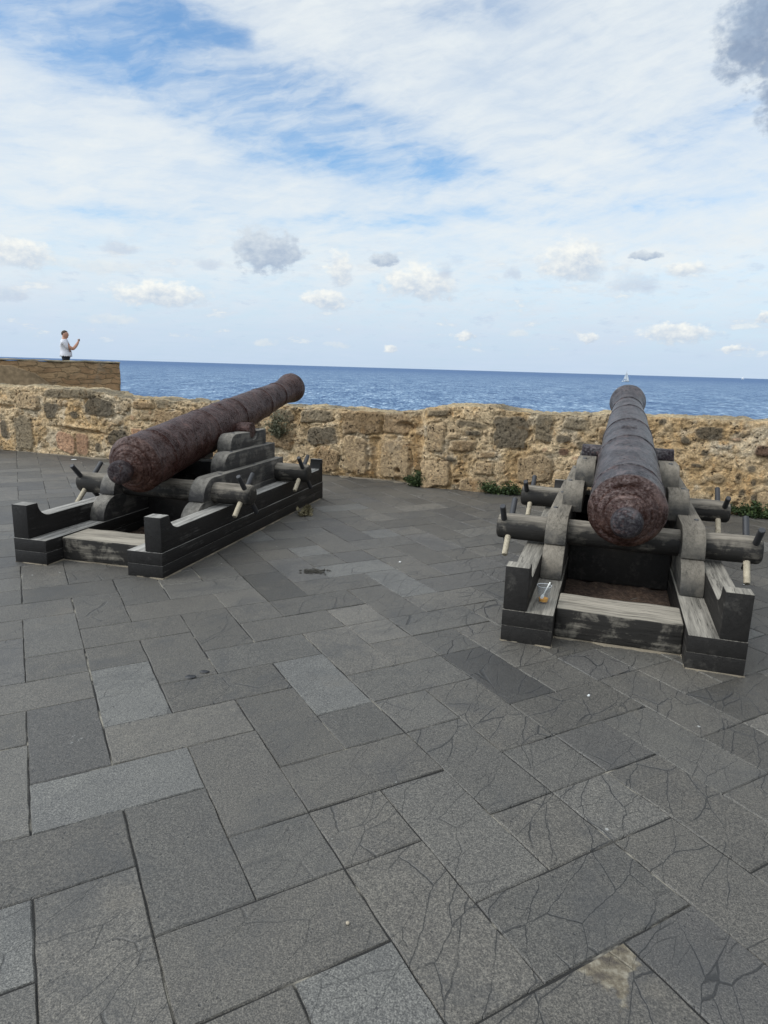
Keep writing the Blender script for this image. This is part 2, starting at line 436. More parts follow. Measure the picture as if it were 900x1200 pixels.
# ------------------------------------------------------------------ parapet wall
seg = np.hypot(*np.diff(PL, axis=0).T); SS = np.concatenate([[0], np.cumsum(seg)])
STONES = [(12.87,.82,.304,.178,'b'),(13.41,.83,.227,.162,'b'),(12.79,.33,.188,.301,'t'),(13.42,.33,.25,.281,'t'),(12.13,.87,.301,.1,'g'),(12.24,.58,.282,.133,'d'),(12.34,.23,.187,.173,'b'),(14.08,.7,.124,.203,'t'),(14.09,1.03,.153,.052,'g'),(14.53,.9,.224,.051,'g'),(14.56,.78,.138,.046,'d'),(14.43,.6,.174,.081,'b'),(14.28,.42,.088,.041,'d'),(14.79,.5,.126,.046,'b'),(14.75,.32,.144,.093,'t'),(15.07,.81,.229,.214,'d'),(15.48,.91,.114,.199,'g'),(15.89,.97,.18,.087,'g'),(15.73,.77,.097,.061,'d'),(15.76,.6,.07,.056,'r'),(15.4,.35,.238,.194,'t'),(17.48,.95,.176,.087,'d'),(17.19,.84,.072,.057,'d'),(16.92,1.05,.069,.047,'d'),(18.05,.78,.096,.075,'r'),(17.96,.56,.057,.05,'d'),(17.83,.44,.049,.082,'g'),(18.0,.41,.031,.056,'d'),(17.89,.28,.049,.051,'d'),(18.02,.22,.053,.061,'d'),(17.61,.41,.092,.067,'g'),(17.44,.71,.065,.046,'d'),(17.36,.55,.085,.031,'d'),(17.64,.79,.105,.036,'l'),(18.14,.42,.043,.045,'g'),(7.81,1.04,.589,.083,'g'),(8.35,.84,.295,.145,'d'),(7.38,.74,.148,.128,'d'),(7.65,.22,.212,.173,'p'),(7.99,.22,.132,.193,'p'),(8.3,.19,.075,.092,'d'),(8.7,.36,.187,.139,'d'),(6.74,.33,.223,.295,'g'),(6.29,.37,.099,.171,'d'),(7.87,.7,.099,.07,'d'),(11.55,.53,.245,.161,'b'),(11.59,.07,.212,.105,'t'),(11.61,.87,.187,.102,'g'),(9.18,.91,.181,.067,'b'),(9.58,.94,.192,.08,'g'),(16.26,.84,.103,.108,'b'),(16.21,.39,.115,.111,'t'),(6.88,.88,.238,.144,'t')]
HOLES = [(7.94,.437,.52,.022),(6.32,.76,.16,.03),(13.6,.80,.13,.05),(13.47,.17,.04,.03),(14.38,.11,.03,.02)]
TOPS = [(0,1.1),(6.28,1.11),(6.86,1.12),(7.41,1.10),(7.96,1.13),(8.37,1.08),(8.61,1.03),(9.7,.99),(11.17,1.0),(11.87,.99),(12.55,1.0),(13.08,.985),(13.49,.995),(13.77,1.03),(13.89,1.08),(14.14,1.1),(14.83,1.13),(15.06,1.1),(15.5,1.08),(16.14,1.09),(17.61,1.12),(18.05,1.13),(21.5,1.12)]
def fbm(x, y, octs=5, s=1.0, seed=0, rough=.5):
    """value noise on numpy arrays"""
    tot = np.zeros_like(x); amp = 1.0; norm = 0
    for o in range(octs):
        r = np.random.default_rng(seed*31+o); T = r.random((257, 257))
        fx, fy = x*s + 11.3*o, y*s + 5.7*o
        ix, iy = np.floor(fx).astype(int), np.floor(fy).astype(int); ux, uy = fx-ix, fy-iy
        ux = ux*ux*(3-2*ux); uy = uy*uy*(3-2*uy)
        ix %= 256; iy %= 256
        v = (T[ix, iy]*(1-ux)+T[ix+1, iy]*ux)*(1-uy) + (T[ix, iy+1]*(1-ux)+T[ix+1, iy+1]*ux)*uy
        tot += v*amp; norm += amp; amp *= rough; s *= 2.0
    return tot/norm
def wall_material():
    m, g = material('weathered_sandstone')
    base = g.attr('col', 'Color')
    f1 = g.noise(g.W, 24, 7, .72); f2 = g.noise(g.W, 75, 4, .7); b1 = g.noise(g.W, 4.2, 5, .6, .5)
    col = g.mix(1.0, base, g.ramp(f1*.6 + f2*.4, [(.33, (.26, .24, .22)), (.5, (1, 1, 1)), (.68, (1.75, 1.72, 1.64))]), 'MULTIPLY')
    col = g.mix(1.0, col, g.mix(b1, (.78, .76, .74), (1.2, 1.19, 1.16)), 'MULTIPLY')
    org = g.noise(g.W, 6.5, 5, .6, .6).smooth(.56, .70)
    col = g.mix(org*.32, col, g.mix(1.0, col, (1.25, .92, .58), 'MULTIPLY'))
    pits = g.voro(g.vmath('ADD', g.W, g.scale(g.noise(g.W, 18, 3, color=True), (.09, .09, .09))), 17).smooth(.12, .30, 1.0, 0.0)
    pm = g.noise(g.W, 5, 5, .65).smooth(.44, .56)
    col = g.mix(pits*pm*.85, col, (.035, .027, .019))
    lich = g.noise(g.W, 3.3, 6, .68).smooth(.60, .68)*f1.smooth(.38, .55)
    col = g.mix(lich*.35, col, (.13, .125, .105))
    g.put(g.b.inputs['Base Color'], col); g.b.inputs['Roughness'].default_value = .95; g.b.inputs['Specular IOR Level'].default_value = .15
    g.put(g.b.inputs['Normal'], g.bump(f1*1.2 + f2*.6 - pits*pm*1.5 + b1*.6, 1.0, .035))
    return m
SAND = wall_material()
TONES = {'t': (.39,.285,.175), 'b': (.275,.19,.11), 'g': (.19,.155,.108), 'd': (.112,.095,.072), 'r': (.095,.048,.036), 'p': (.40,.235,.15), 'l': (.42,.38,.31)}
def build_wall():
    ds = .0125
    s = np.arange(0.0, SS[-1], ds)
    zf = np.linspace(-.03, 1.0, 86); tt = np.linspace(.02, 1.0, 22); zb = np.linspace(.97, 0, 8)
    TH_ = .62
    px = np.interp(s, SS, PL[:, 0]); py = np.interp(s, SS, PL[:, 1])
    # smooth the plan so that the corners are soft
    k = np.ones(25)/25
    pxp = np.convolve(np.pad(px, 12, 'edge'), k, 'valid'); pyp = np.convolve(np.pad(py, 12, 'edge'), k, 'valid')
    tx, ty = np.gradient(pxp), np.gradient(pyp); L = np.hypot(tx, ty); nx, ny = ty/L, -tx/L     # towards the terrace
    top = np.interp(s, *np.array(TOPS).T) + (fbm(s, s*0, 4, 2.3, 3)-.5)*.05 + (fbm(s, s*0+9, 3, 9, 4)-.5)*.03
    S2, Z2 = np.meshgrid(s, zf, indexing='ij')
    Z = np.where(Z2 < 0, Z2, Z2*top[:, None])
    # --- mortar bed: lumpy, eroded
    big = fbm(S2, Z, 4, 1.6, 5); med = fbm(S2, Z, 5, 6, 6, .55); fin = fbm(S2, Z, 4, 22, 7, .6)
    ridg = 1-np.abs(2*fbm(S2+.3*med, Z*1.6, 5, 5, 8, .6)-1)
    d = (big-.5)*.05 + (med-.5)*.07 + (fin-.5)*.034 - np.clip(ridg-.8, 0, 1)*.10
    mort = np.array((.60,.46,.295)); mort2 = np.array((.52,.36,.195)); mort3 = np.array((.58,.50,.385))
    w1 = np.clip((fbm(S2, Z, 5, 2.7, 9, .6)-.40)/.22, 0, 1)[..., None]; w2 = np.clip((fbm(S2, Z, 5, 4.1, 10, .6)-.55)/.12, 0, 1)[..., None]
    C = mort*(1-w1)+mort2*w1; C = C*(1-w2*.6)+mort3*w2*.6
    r3 = np.random.default_rng(11)
    stones = list(STONES)
    # rubble between the big stones
    def free(a, b, w, h):
        return all(abs(a-q[0]) > (w+q[2])*.95 or abs(b-q[1]) > (h+q[3])*.95 for q in stones)
    for size, tries in (((.26, .19), 400), ((.19, .14), 500), ((.12, .08), 700), ((.06, .045), 500), ((.035, .028), 500)):
        for _ in range(tries):
            w, h = size[0]*r3.uniform(.6, 1.2), size[1]*r3.uniform(.6, 1.25)
            a, b = r3.uniform(.1, SS[-1]-.1), r3.uniform(.05, 1.02)
            if (11.9 < a < 13.7 or 6.0 < a < 8.6 or 16.3 < a < 18.3) and size[0] > .1 : continue
            if free(a, b, w, h):
                if size[0] < .1: kk = r3.choice(list('bgdtbtgtp'), p=(.22,.06,.03,.22,.13,.14,.04,.10,.06))
                else: kk = r3.choice(list('bgdtp'), p=(.30,.12,.03,.48,.07))
                stones.append((a, b, w, h, kk))
    for q, (a, b, w, h, kk) in enumerate(stones):
        i0, i1 = max(0, int((a-w*1.4-.05)/ds)), min(len(s), int((a+w*1.4+.05)/ds)+1)
        if i1 <= i0: continue
        sl = slice(i0, i1)
        u = (S2[sl]-a)/w + (med[sl]-.5)*(.75 if kk != 't' else .4)*min(1, .12/w+.3); v = (Z[sl]-b)/h + (fbm(S2[sl]+q, Z[sl]+q, 4, 7, 12)-.5)*.6
        ang = r3.uniform(-.12, .12); u, v = u+v*ang*h/w, v-u*ang*w/h
        p = 5.0 if w > .1 else 2.6
        f = (np.abs(u)**p+np.abs(v)**p)**(1/p)
        edge = .045/max(.05, min(w, h))*.5
        ins = np.clip((1-f)/max(edge, .10), 0, 1); ins = ins*ins*(3-2*ins)
        joint = np.clip(1-np.abs(f-1.02)/.10, 0, 1)*(.6 if w > .1 else .3)
        por = fbm(S2[sl]+q*3.1, Z[sl], 4, 30, 13, .65)
        prot = r3.uniform(.0, .022) + (.022 if kk in 'tbr' and w > .08 else 0) + (.05 if kk == 'r' and w > .08 else 0)
        ds_ = prot + (fbm(S2[sl]+q*1.7, Z[sl]-q, 4, 5, 14)-.5)*.035 - np.clip(por-.60, 0, 1)*(.11 if kk in 'dgb' else .05)
        d[sl] = d[sl]*(1-ins) + ds_*ins - joint*.028
        t = np.array(TONES[kk])*r3.uniform(.85, 1.15)
        cv = t*(1+ (por[..., None]-.5)*1.0)
        al = ins*(.62 if (w < .1 and kk in 'tbgp') else .9)
        C[sl] = C[sl]*(1-al[..., None]) + cv*al[..., None]
        C[sl] *= (1-joint[..., None]*.38)
    for a, b, w, h in HOLES:
        f = np.hypot((S2-a)/w + (med-.5)*.3, (Z-b-(a-S2)*.06)/h + (med-.5)*1.2)
        k_ = np.clip(1.5-f, 0, 1); d -= k_*.09
    # the ledge over the slit
    lp = np.clip(1-np.hypot((S2-7.94)/.55, (Z-.50-(7.94-S2)*.06)/.035), 0, 1); d += lp*.05
    # step where the two stretches of wall meet, and the eroded channel beside it
    d += np.clip((S2-13.86)/.05, 0, 1)*.10*(S2 > 13.5) - np.exp(-((S2-13.78)/.09)**2)*.09
    d -= np.exp(-((S2-13.085)/.06)**2)*.07*(Z < .62)
    # undercut at the foot of the blocks, coping weathered grey on its upper edge
    d -= np.clip(1-(Z/.05), 0, 1)*.02*(fbm(S2, S2*0, 2, 3, 15) > .5)
    gz = np.clip((Z/np.maximum(top[:, None], .1)-.90)/.10, 0, 1)[..., None]*np.clip((fbm(S2, Z, 4, 4, 16)-.35)/.2, 0, 1)[..., None]
    C = C*(1-gz*.5) + np.array((.21,.18,.13))*gz*.5
    C = np.clip(C, .02, .75)
    # rounding of the top edge
    e = np.clip((Z2-.955)/.045, 0, 1); d -= e*e*.018*(.4+1.2*fbm(S2, Z*0, 3, 5, 33))
    X_ = pxp[:, None]+nx[:, None]*d; Y_ = pyp[:, None]+ny[:, None]*d
    cols = [np.stack([X_, Y_, Z], -1)]; cc = [C]
    # top of the wall
    S3, T3 = np.meshgrid(s, tt, indexing='ij')
    ht = top[:, None] + np.sin(T3*math.pi)*.012 + (fbm(S3, T3*TH_, 5, 4, 17, .6)-.5)*.10*np.minimum(1, T3*6) + (fbm(S3, T3*TH_, 4, 20, 18)-.5)*.02
    dd = d[:, -1:] * (1-T3) - T3*TH_
    cols.append(np.stack([pxp[:, None]+nx[:, None]*dd, pyp[:, None]+ny[:, None]*dd, ht], -1))
    wt = np.clip((fbm(S3, T3*TH_, 5, 3, 19)-.35)/.3, 0, 1)[..., None]
    cc.append(np.array((.46,.37,.24))*(1-wt)+np.array((.22,.19,.14))*wt)
    # outer face, down to the rocks
    S4, T4 = np.meshgrid(s, zb, indexing='ij')
    db = -TH_ - (1-T4)*.5 + (fbm(S4, T4*8, 4, 2, 20)-.5)*.1
    zz = SEA-1 + (ht[:, -1:]-SEA+1)*T4
    cols.append(np.stack([pxp[:, None]+nx[:, None]*db, pyp[:, None]+ny[:, None]*db, zz], -1)); cc.append(np.broadcast_to(np.array((.36,.27,.17)), (*S4.shape, 3)))
    V = np.concatenate(cols, 1); CC = np.concatenate(cc, 1)
    ns, nr = V.shape[:2]
    i, j = np.meshgrid(np.arange(ns-1), np.arange(nr-1), indexing='ij')
    a = (i*nr+j).ravel(); Fq = np.stack([a, a+nr, a+nr+1, a+1], -1)
    me = bpy.data.meshes.new('parapet_wall')
    me.vertices.add(ns*nr); me.vertices.foreach_set('co', V.astype(np.float32).ravel())
    nf = len(Fq); me.loops.add(nf*4); me.loops.foreach_set('vertex_index', Fq.astype(np.int32).ravel())
    me.polygons.add(nf); me.polygons.foreach_set('loop_start', np.arange(0, nf*4, 4, dtype=np.int32))
    me.update(calc_edges=True); me.validate()
    at = me.attributes.new('col', 'FLOAT_COLOR', 'POINT')
    at.data.foreach_set('color', np.concatenate([CC, np.ones((ns, nr, 1))], -1).astype(np.float32).ravel())
    o = link_mesh('parapet_wall', me, SAND); me.shade_smooth()
    tag(o, 'long low weathered golden sandstone parapet wall behind the two cannons', 'wall')
build_wall()

# ------------------------------------------------------------------ far bastion
def build_bastion():
    root = empty('bastion', (-8.45, 21.45, 0), R(22), label='higher brown block-built bastion in the left distance, the man behind its edge', cat='bastion')
    m, g = material('brown_block_masonry')
    x, y, z = g.sep(g.P)
    dn = g.noise(g.P, 2.5, 4, .6, color=True)
    V = g.vmath('ADD', g.P, g.scale(dn, (.55, .55, .30)))
    vx, vy, vz = g.sep(V)
    br = g.new('ShaderNodeTexBrick'); g.put(br.inputs['Vector'], g.comb(vx+vy*.7, vz, 0))
    for k, v in (('Scale', 1.0), ('Mortar Size', .016), ('Brick Width', .47), ('Row Height', .165), ('Mortar Smooth', .6), ('Bias', -.2)): br.inputs[k].default_value = v
    g.put(br.inputs['Color1'], (.25, .155, .085)); g.put(br.inputs['Color2'], (.34, .235, .135)); g.put(br.inputs['Mortar'], (.20, .14, .08))
    n = g.noise(g.scale(g.P, (1, 1, 2.2)), 3.6, 8, .72); n2 = g.noise(g.P, 1.4, 4, .6)
    col = g.mix(1.0, E(g, br.outputs['Color']), g.mix(n, (.12, .11, .10), (1.95, 1.9, 1.8)), 'MULTIPLY')
    col = g.mix(n2.smooth(.52, .66)*.45, col, (.23, .20, .15))
    g.put(g.b.inputs['Base Color'], col); g.b.inputs['Roughness'].default_value = .95; g.b.inputs['Specular IOR Level'].default_value = .15
    g.put(g.b.inputs['Normal'], g.bump(n*.7 - E(g, br.outputs['Fac'])*.8, .8, .06))
    pale = simple('pale_render', (.30, .25, .17), .95, .1, var=.35, scale=3)
    # front wall, a block with a slightly battered face, seen from x=-14 to 0 (local), its right end by the sea
    def slabm(x0, x1, y0, y1, z0, z1, nx, nz, amp, seed, batter=0.0):
        bm = bmesh.new()
        pts = {}
        def P(x, y, z):
            y += (z1-z)*-batter if y == y0 else 0
            k = (round(x, 4), round(y, 4), round(z, 4))
            if k not in pts: pts[k] = bm.verts.new((x, y, z))
            return pts[k]
        xs = np.linspace(x0, x1, nx); zs = np.linspace(z0, z1, nz); ys = np.linspace(y0, y1, 5)
        for a, b in zip(xs, xs[1:]):
            for c, d in zip(zs, zs[1:]):
                bm.faces.new((P(a, y0, c), P(b, y0, c), P(b, y0, d), P(a, y0, d)))
        for a, b in zip(ys, ys[1:]):
            for c, d in zip(zs, zs[1:]):
                bm.faces.new((P(x1, a, c), P(x1, b, c), P(x1, b, d), P(x1, a, d))); bm.faces.new((P(x0, a, c), P(x0, a, d), P(x0, b, d), P(x0, b, c)))
        for a, b in zip(xs, xs[1:]):
            for c, d in zip(ys, ys[1:]): bm.faces.new((P(a, c, z1), P(b, c, z1), P(b, d, z1), P(a, d, z1)))
            for c, d in zip(zs, zs[1:]): bm.faces.new((P(a, y1, c), P(a, y1, d), P(b, y1, d), P(b, y1, c)))
        wobble(bm, amp, 2.1, seed); wobble(bm, amp*.6, 6.0, seed+1)
        return bm
    # parapet and lower wall as one masonry front
    bm_obj('front_wall', slabm(-9, 0, 0, .7, .62, 1.505, 110, 12, .04, 2), m, root, 60)
    bm_obj('coping', slabm(-9.02, .02, -.03, .74, 1.508, 1.545, 110, 2, .02, 5), pale, root, 60)
    bm_obj('ledge', slabm(-9, .24, -.14, .8, .52, .617, 60, 3, .03, 6), m, root, 60)
    bm_obj('lower_wall', slabm(-9, .04, 0, .8, SEA-1, .498, 40, 20, .08, 7, .03), m, root, 60)
    # terrace the man stands on
    bm = bmesh.new(); box(bm, -8.5, -.25, .82, 9, SEA-1, .70, .0); bm_obj('terrace_floor', bm, pale, root)
    # pale rendered slope leaning on the front wall at the left
    bm = bmesh.new()
    prism(bm, [(-9, .3), (-1.2, .3), (-1.9, .78), (-2.35, 1.12), (-2.95, 1.36), (-9, 1.38)], -.13, -.05, .02, 2, 'y')
    bmesh.ops.subdivide_edges(bm, edges=bm.edges[:], cuts=6, use_grid_fill=True); wobble(bm, .05, 2.2, 9); wobble(bm, .03, 9, 3)
    bm_obj('rubble_slope', bm, simple('rubble_render', (.225, .16, .095), .95, .1, var=.75, scale=9), root, 60)
build_bastion()

# ------------------------------------------------------------------ wood and iron
def wood(name, dark, grey, axis='y', top_lo=.15, top_hi=.85, side=.10, patch=.5, seed=0.0):
    m, g = material(name)
    P = g.vmath('ADD', g.P, (seed, seed*2.3, seed*.7))
    st = {'x': (.55, 9, 9), 'y': (9, .55, 9), 'z': (9, 9, .55)}[axis]
    gr = g.noise(g.scale(P, st), 3.2, 7, .68, .25)
    fine = g.noise(g.scale(P, tuple(q*3.2 if q > 1 else q*1.6 for q in st)), 5.0, 4, .6)
    blot = g.noise(P, 5.5, 7, .66, .3)
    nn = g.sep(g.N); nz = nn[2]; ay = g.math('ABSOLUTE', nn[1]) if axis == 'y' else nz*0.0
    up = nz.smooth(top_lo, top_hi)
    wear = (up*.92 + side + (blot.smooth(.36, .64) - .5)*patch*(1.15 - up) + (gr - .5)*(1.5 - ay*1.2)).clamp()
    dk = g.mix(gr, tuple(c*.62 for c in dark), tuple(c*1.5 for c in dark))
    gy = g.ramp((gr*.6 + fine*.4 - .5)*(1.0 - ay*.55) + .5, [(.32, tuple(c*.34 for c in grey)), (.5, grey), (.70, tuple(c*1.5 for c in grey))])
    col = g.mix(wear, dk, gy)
    # drying checks along the grain
    ck = g.noise(g.scale(P, tuple(q*1.1 if q > 1 else q*.5 for q in st)), 4.5, 3, .5, .1)
    chk = g.math('ABSOLUTE', ck - .5).smooth(.0, .012, 1.0, 0.0)*g.noise(P, 3.1, 2).smooth(.45, .6)
    col = g.mix(chk*.75, col, (.012, .011, .010))
    g.put(g.b.inputs['Base Color'], col)
    g.put(g.b.inputs['Roughness'], wear*.28 + .60); g.b.inputs['Specular IOR Level'].default_value = .16
    g.put(g.b.inputs['Normal'], g.bump(gr*.8 + fine*.5 - chk*1.0, .65, .006))
    return m
def iron(name, a, b, rust, breech=True, sheen=.45, seed=0.0, spec=.5):
    m, g = material(name)
    P = g.vmath('ADD', g.P, (seed, seed, seed))
    x, y, z = g.sep(g.P)
    sl = (y - .49276)*.9862 + (z - .70585)*.1653      # distance along the bore from the knob
    n = g.noise(P, 7, 7, .70, .4); f = g.noise(P, 52, 5, .68); big = g.noise(P, 2.1, 4, .6)
    st = g.noise(g.scale(P, (1.2, 6.5, 1.2)), 5, 5, .62)
    col = g.ramp(n*.38 + st*.27 + f*.35, [(.35, a), (.52, b), (.67, rust)])
    col = g.mix(1.0, col, g.mix(big, (.72, .72, .74), (1.28, 1.26, 1.22)), 'MULTIPLY')
    if breech:
        be = sl.smooth(.186, .200, 1.0, 0.0)*sl.smooth(.048, .066)
        rc = g.ramp(n*.6 + f*.4, [(.32, (.009, .005, .004)), (.5, (.042, .017, .012)), (.66, (.125, .052, .031))])
        col = g.mix(be*.92, col, rc)
        col = g.mix(sl.smooth(.04, .06, 1.0, 0.0)*.7, col, (.020, .017, .020))
    flake = g.noise(P, 16, 5, .7).smooth(.56, .62)
    col = g.mix(flake*.55, col, tuple(c*.6 for c in rust))
    g.put(g.b.inputs['Base Color'], col)
    g.put(g.b.inputs['Roughness'], (f*.45 + n*.25 + sheen - .26).clamp()); g.put(g.b.inputs['Specular IOR Level'], (n*.5 + f*.5).smooth(.40, .62)*spec + spec*.08)
    g.put(g.b.inputs['Normal'], g.bump(n*1.2 + f*.9 + flake*.35 + st*.4, .75, .016))
    return m

def build_cannon(key, label, wl):
    X0, Y0, ang = CANN[key]; left = key == 'L'
    root = empty('cannon', (X0, Y0, 0), ang, label=label, cat='cannon', group='old cannons on timber carriages')
    sd_ = 3.0 if left else 11.0
    tar = wood('tarred_beam_'+key, (.0145, .0132, .0125) if left else (.0175, .0158, .0145), (.30, .285, .262) if left else (.235, .215, .183), 'y', .80, .98, -.10 if left else -.06, .17, sd_)
    cheek = wood('cheek_timber_'+key, (.035, .033, .032) if left else (.05, .047, .043), (.185, .170, .148) if left else (.175, .153, .124), 'y', -.10, .95, .0 if left else .12, .72, sd_+1)
    cross = wood('cross_beam_wood_'+key, (.020, .018, .016), (.275, .245, .20), 'x', .35, .9, -.02 if left else .06, .62, sd_+2)
    axw = wood('axle_wood_'+key, (.022, .020, .018), (.205, .18, .147), 'x', .0, .95, -.12, .80, sd_+3)
    dark = simple('dark_peg_'+key, (.024, .024, .027), .55, .5, var=.4)
    pale = wood('bare_peg_'+key, (.10, .085, .06), (.36, .31, .23), 'y', -1, .2, .3, .3, sd_+4)
    bolt = simple('bolt_iron_'+key, (.03, .03, .034), .5, .5, var=.3)
    barrelm = iron('rusted_barrel_iron_'+key, (.010, .0040, .0032), (.038, .0135, .0100), (.105, .038, .026), True, .36, sd_, .60) if left else \
              iron('rusted_barrel_iron_'+key, (.005, .0042, .0055), (.024, .017, .020), (.14, .080, .074), True, .27, sd_, .95)
    W, wlw, wp, hL, hP, yp, hx = .666, .300, .144, .198, .470, .123, .192
    Lg = 3.489
    # --- the two runners: pairs of beams, and a rail with horned ends on each
    for sx in (-1, 1):
        x0, x1 = sorted((sx*W, sx*(W-wlw)))
        for z0, z1, e_ in ((.0, .0990, 0), (.0994, hL, 0)):
            bm = bmesh.new(); box(bm, x0+e_, x1-e_, e_, Lg-e_, z0, z1, .0025)
            bm_obj('runner_beam', bm, tar, root, 40)
        prof = [(0.002, hL+.003), (Lg-.002, hL+.003)]
        zr = .365
        prof += [(Lg-.004, hP+.012), (Lg-.055, hP+.012)]
        prof += [(Lg-.055-.10*(1-math.cos(t)), zr+(hP+.010-zr)*(1-math.sin(t))) for t in np.linspace(0.05, math.pi/2, 10)]
        prof += [(yp+.125*(1-math.cos(t)), zr-.012+(hP+.010-zr)*(1-math.sin(t))) for t in np.linspace(math.pi/2, 0.05, 10)]
        prof += [(yp-.004, hP), (0.002, hP)]
        xa, xb = sorted((sx*(W-.003), sx*(W-wp)))
        bm = bmesh.new(); prism(bm, prof, xa, xb, .0045, 2)
        bm_obj('rail', bm, tar, root, 35)
    # --- cross beams between the runners
    for y0, y1, z1 in ((.172, .488, hx), (3.02, 3.33, .19)):
        bm = bmesh.new(); box(bm, -.363, .363, y0, y1, .004, z1, .012, 3)
        bmesh.ops.subdivide_edges(bm, edges=[e for e in bm.edges if e.calc_length() > .4], cuts=10)
        wobble(bm, .005, 6, sd_)
        bm_obj('cross_beam', bm, cross, root, 40)
    # --- stepped cheeks
    def quarter(y0, y1, z0, z1, r, back=True):
        p = [(y1, z0), (y1, z1)] if back else [(y1, z0), (y1-.05, z1)]
        for k in range(10):
            t = k/9*math.pi/2; p.append((y0+r*(1-math.sin(t)), z1-r*.97*(1-math.cos(t)) if k < 9 else z1-r*.97))
        if z1-r*.97 > z0+.01: p.append((y0, z0))
        else: p[-1] = (y0, z0)
        return p
    TIERS = [(.374, .521, .712, 2.70, hL+.003, .409, .205), (.374, .523, .868, 2.60, .412, .607, .195), (.302, .450, 1.392, 2.545, .555, .767, .15), (.236, .384, 1.645, 2.46, .715, .922, .135)]
    for sx in (-1, 1):
        for q, (xi, xo, y0, y1, z0, z1, r) in enumerate(TIERS):
            pr = quarter(y0, y1, z0, z1, r)
            if q == 3:      # the notch for the trunnion
                pr = pr[:2] + [(2.166+.092*math.cos(t), .922-.004+.085*-math.sin(t)) for t in np.linspace(0, math.pi, 13)] + pr[2:]
            xa, xb = sorted((sx*xi, sx*xo))
            bm = bmesh.new(); prism(bm, pr, xa, xb, .008, 2)
            c = bm_obj('cheek_timber', bm, cheek, root, 35)
            if q:
                bx = sx*(xo-.037 if q < 3 else xo-.06)
                for yb in {1: (1.24, 1.95), 2: (1.60, 2.36), 3: (1.82, 2.38)}[q]:
                    bm = bmesh.new(); rod(bm, (bx, yb, z1-.01), (bx, yb, z1+.007), .019, .016, 12, .003); bm_obj('bolt', bm, bolt, c, 40)
    # --- transoms between the cheeks
    for y0, y1, z0, z1, xx in ((1.36, 1.47, .03, .365, .363), (1.95, 2.12, .44, .60, .372), (2.3, 2.45, .205, .40, .372)):
        bm = bmesh.new(); box(bm, -xx, xx, y0, y1, z0, z1, .006); bm_obj('transom', bm, tar, root, 40)
    # --- windlass axles and their handspikes
    for ya, off in ((1.085, .0), (2.450, .12)):
        bm = bmesh.new(); Ax, ra = .885, .094
        st = [(-Ax, ra-.016), (-Ax+.012, ra-.003)] + [(xx, ra*(1+.02*math.sin(xx*9+ya))) for xx in np.linspace(-Ax+.03, Ax-.03, 22)] + [(Ax-.012, ra-.003), (Ax, ra-.016)]
        lathe(bm, st, 40, along((0, ya, .466), (1, 0, 0)))
        wobble(bm, .005, 7, ya+sd_)
        ax = bm_obj('axle', bm, axw, root, 45)
        for sx in (-1, 1):
            for xp, dy in ((.836, -1), (.797, 1)):
                t = R(44 + random.uniform(-7, 7)); c_, s_ = math.cos(t)*dy, math.sin(t)
                ln = random.uniform(.245, .265)
                for sg in (1, -1):
                    pw = (sg == -1 and dy == 1)
                    bm = bmesh.new(); p0 = Vector((sx*xp, ya+sg*c_*.06, .466+sg*s_*.06)); p1 = Vector((sx*xp, ya+sg*c_*ln, .466+sg*s_*ln))
                    rod(bm, p0, p1, .0225, .021, 14, .004)
                    o = bm_obj('peg', bm, pale if pw else dark, ax, 40)
                    if pw: o['label'] = 'bare pale wooden peg'
    # --- the barrel
    d = Vector((0, 3.6205, .60697)); th = math.atan2(d.z, d.y); kn = Vector((0, .49276, .70585))
    MB = Matrix.Translation(kn) @ Matrix.Rotation(th, 4, 'X')
    pr = []
    pr += [(-.092, .004), (-.093, .045), (-.088, .068), (-.075, .086), (-.055, .095), (-.025, .098), (.005, .095), (.028, .086), (.044, .076), (.056, .074),
           (.064, .080), (.070, .092), (.078, .104), (.080, .128), (.086, .140), (.098, .143), (.099, .160), (.103, .168), (.112, .172), (.118, .186), (.132, .189), (.133, .204),
           (.142, .216), (.155, .229), (.166, .239), (.176, .2455), (.190, .2475), (.196, .2475), (.200, .243), (.215, .2425), (.25, .242), (.256, .2405), (.30, .240), (.40, .2385),
           (.436, .2375), (.440, .242), (.450, .2435), (.460, .242), (.464, .236)]
    def run(a, ra, b, rb, n): return [(a+(b-a)*k/n, ra+(rb-ra)*k/n) for k in range(1, n)]
    def ring(s, r, w=.016, h=.006): return [(s-w, r), (s-w*.8, r+h*.8), (s, r+h), (s+w*.8, r+h*.8), (s+w, r-.001)]
    pr += run(.49, .2355, 1.28, .2225, 8) + ring(1.30, .2230, .014, .006)
    pr += run(1.33, .2195, 1.93, .205, 6) + ring(1.95, .2040, .013, .006)
    pr += run(1.975, .200, 2.62, .178, 7) + ring(2.655, .1765, .011, .005)
    pr += run(2.68, .173, 3.12, .153, 5) + ring(3.14, .1510, .013, .008)
    pr += [(3.20, .149), (3.30, .149), (3.38, .153), (3.45, .161), (3.52, .173), (3.57, .183), (3.60, .188), (3.635, .189), (3.66, .187), (3.672, .178), (3.676, .150), (3.678, .095), (3.66, .085), (3.2, .083), (3.1, .04)]
    bm = bmesh.new(); vs = lathe(bm, pr, 72)
    off = Vector((sd_, 2*sd_, 0))
    for v in bm.verts:
        n_ = v.co.normalized()
        rr = Vector((v.co.x, 0, v.co.z)); L_ = rr.length
        if L_ > .1: v.co += rr/L_*(mnoise.noise(v.co*9+off)*.0034 + mnoise.noise(v.co*26+off)*.0024)
    bmesh.ops.transform(bm, matrix=MB, verts=bm.verts[:])
    b = bm_obj('barrel', bm, barrelm, root, 50)
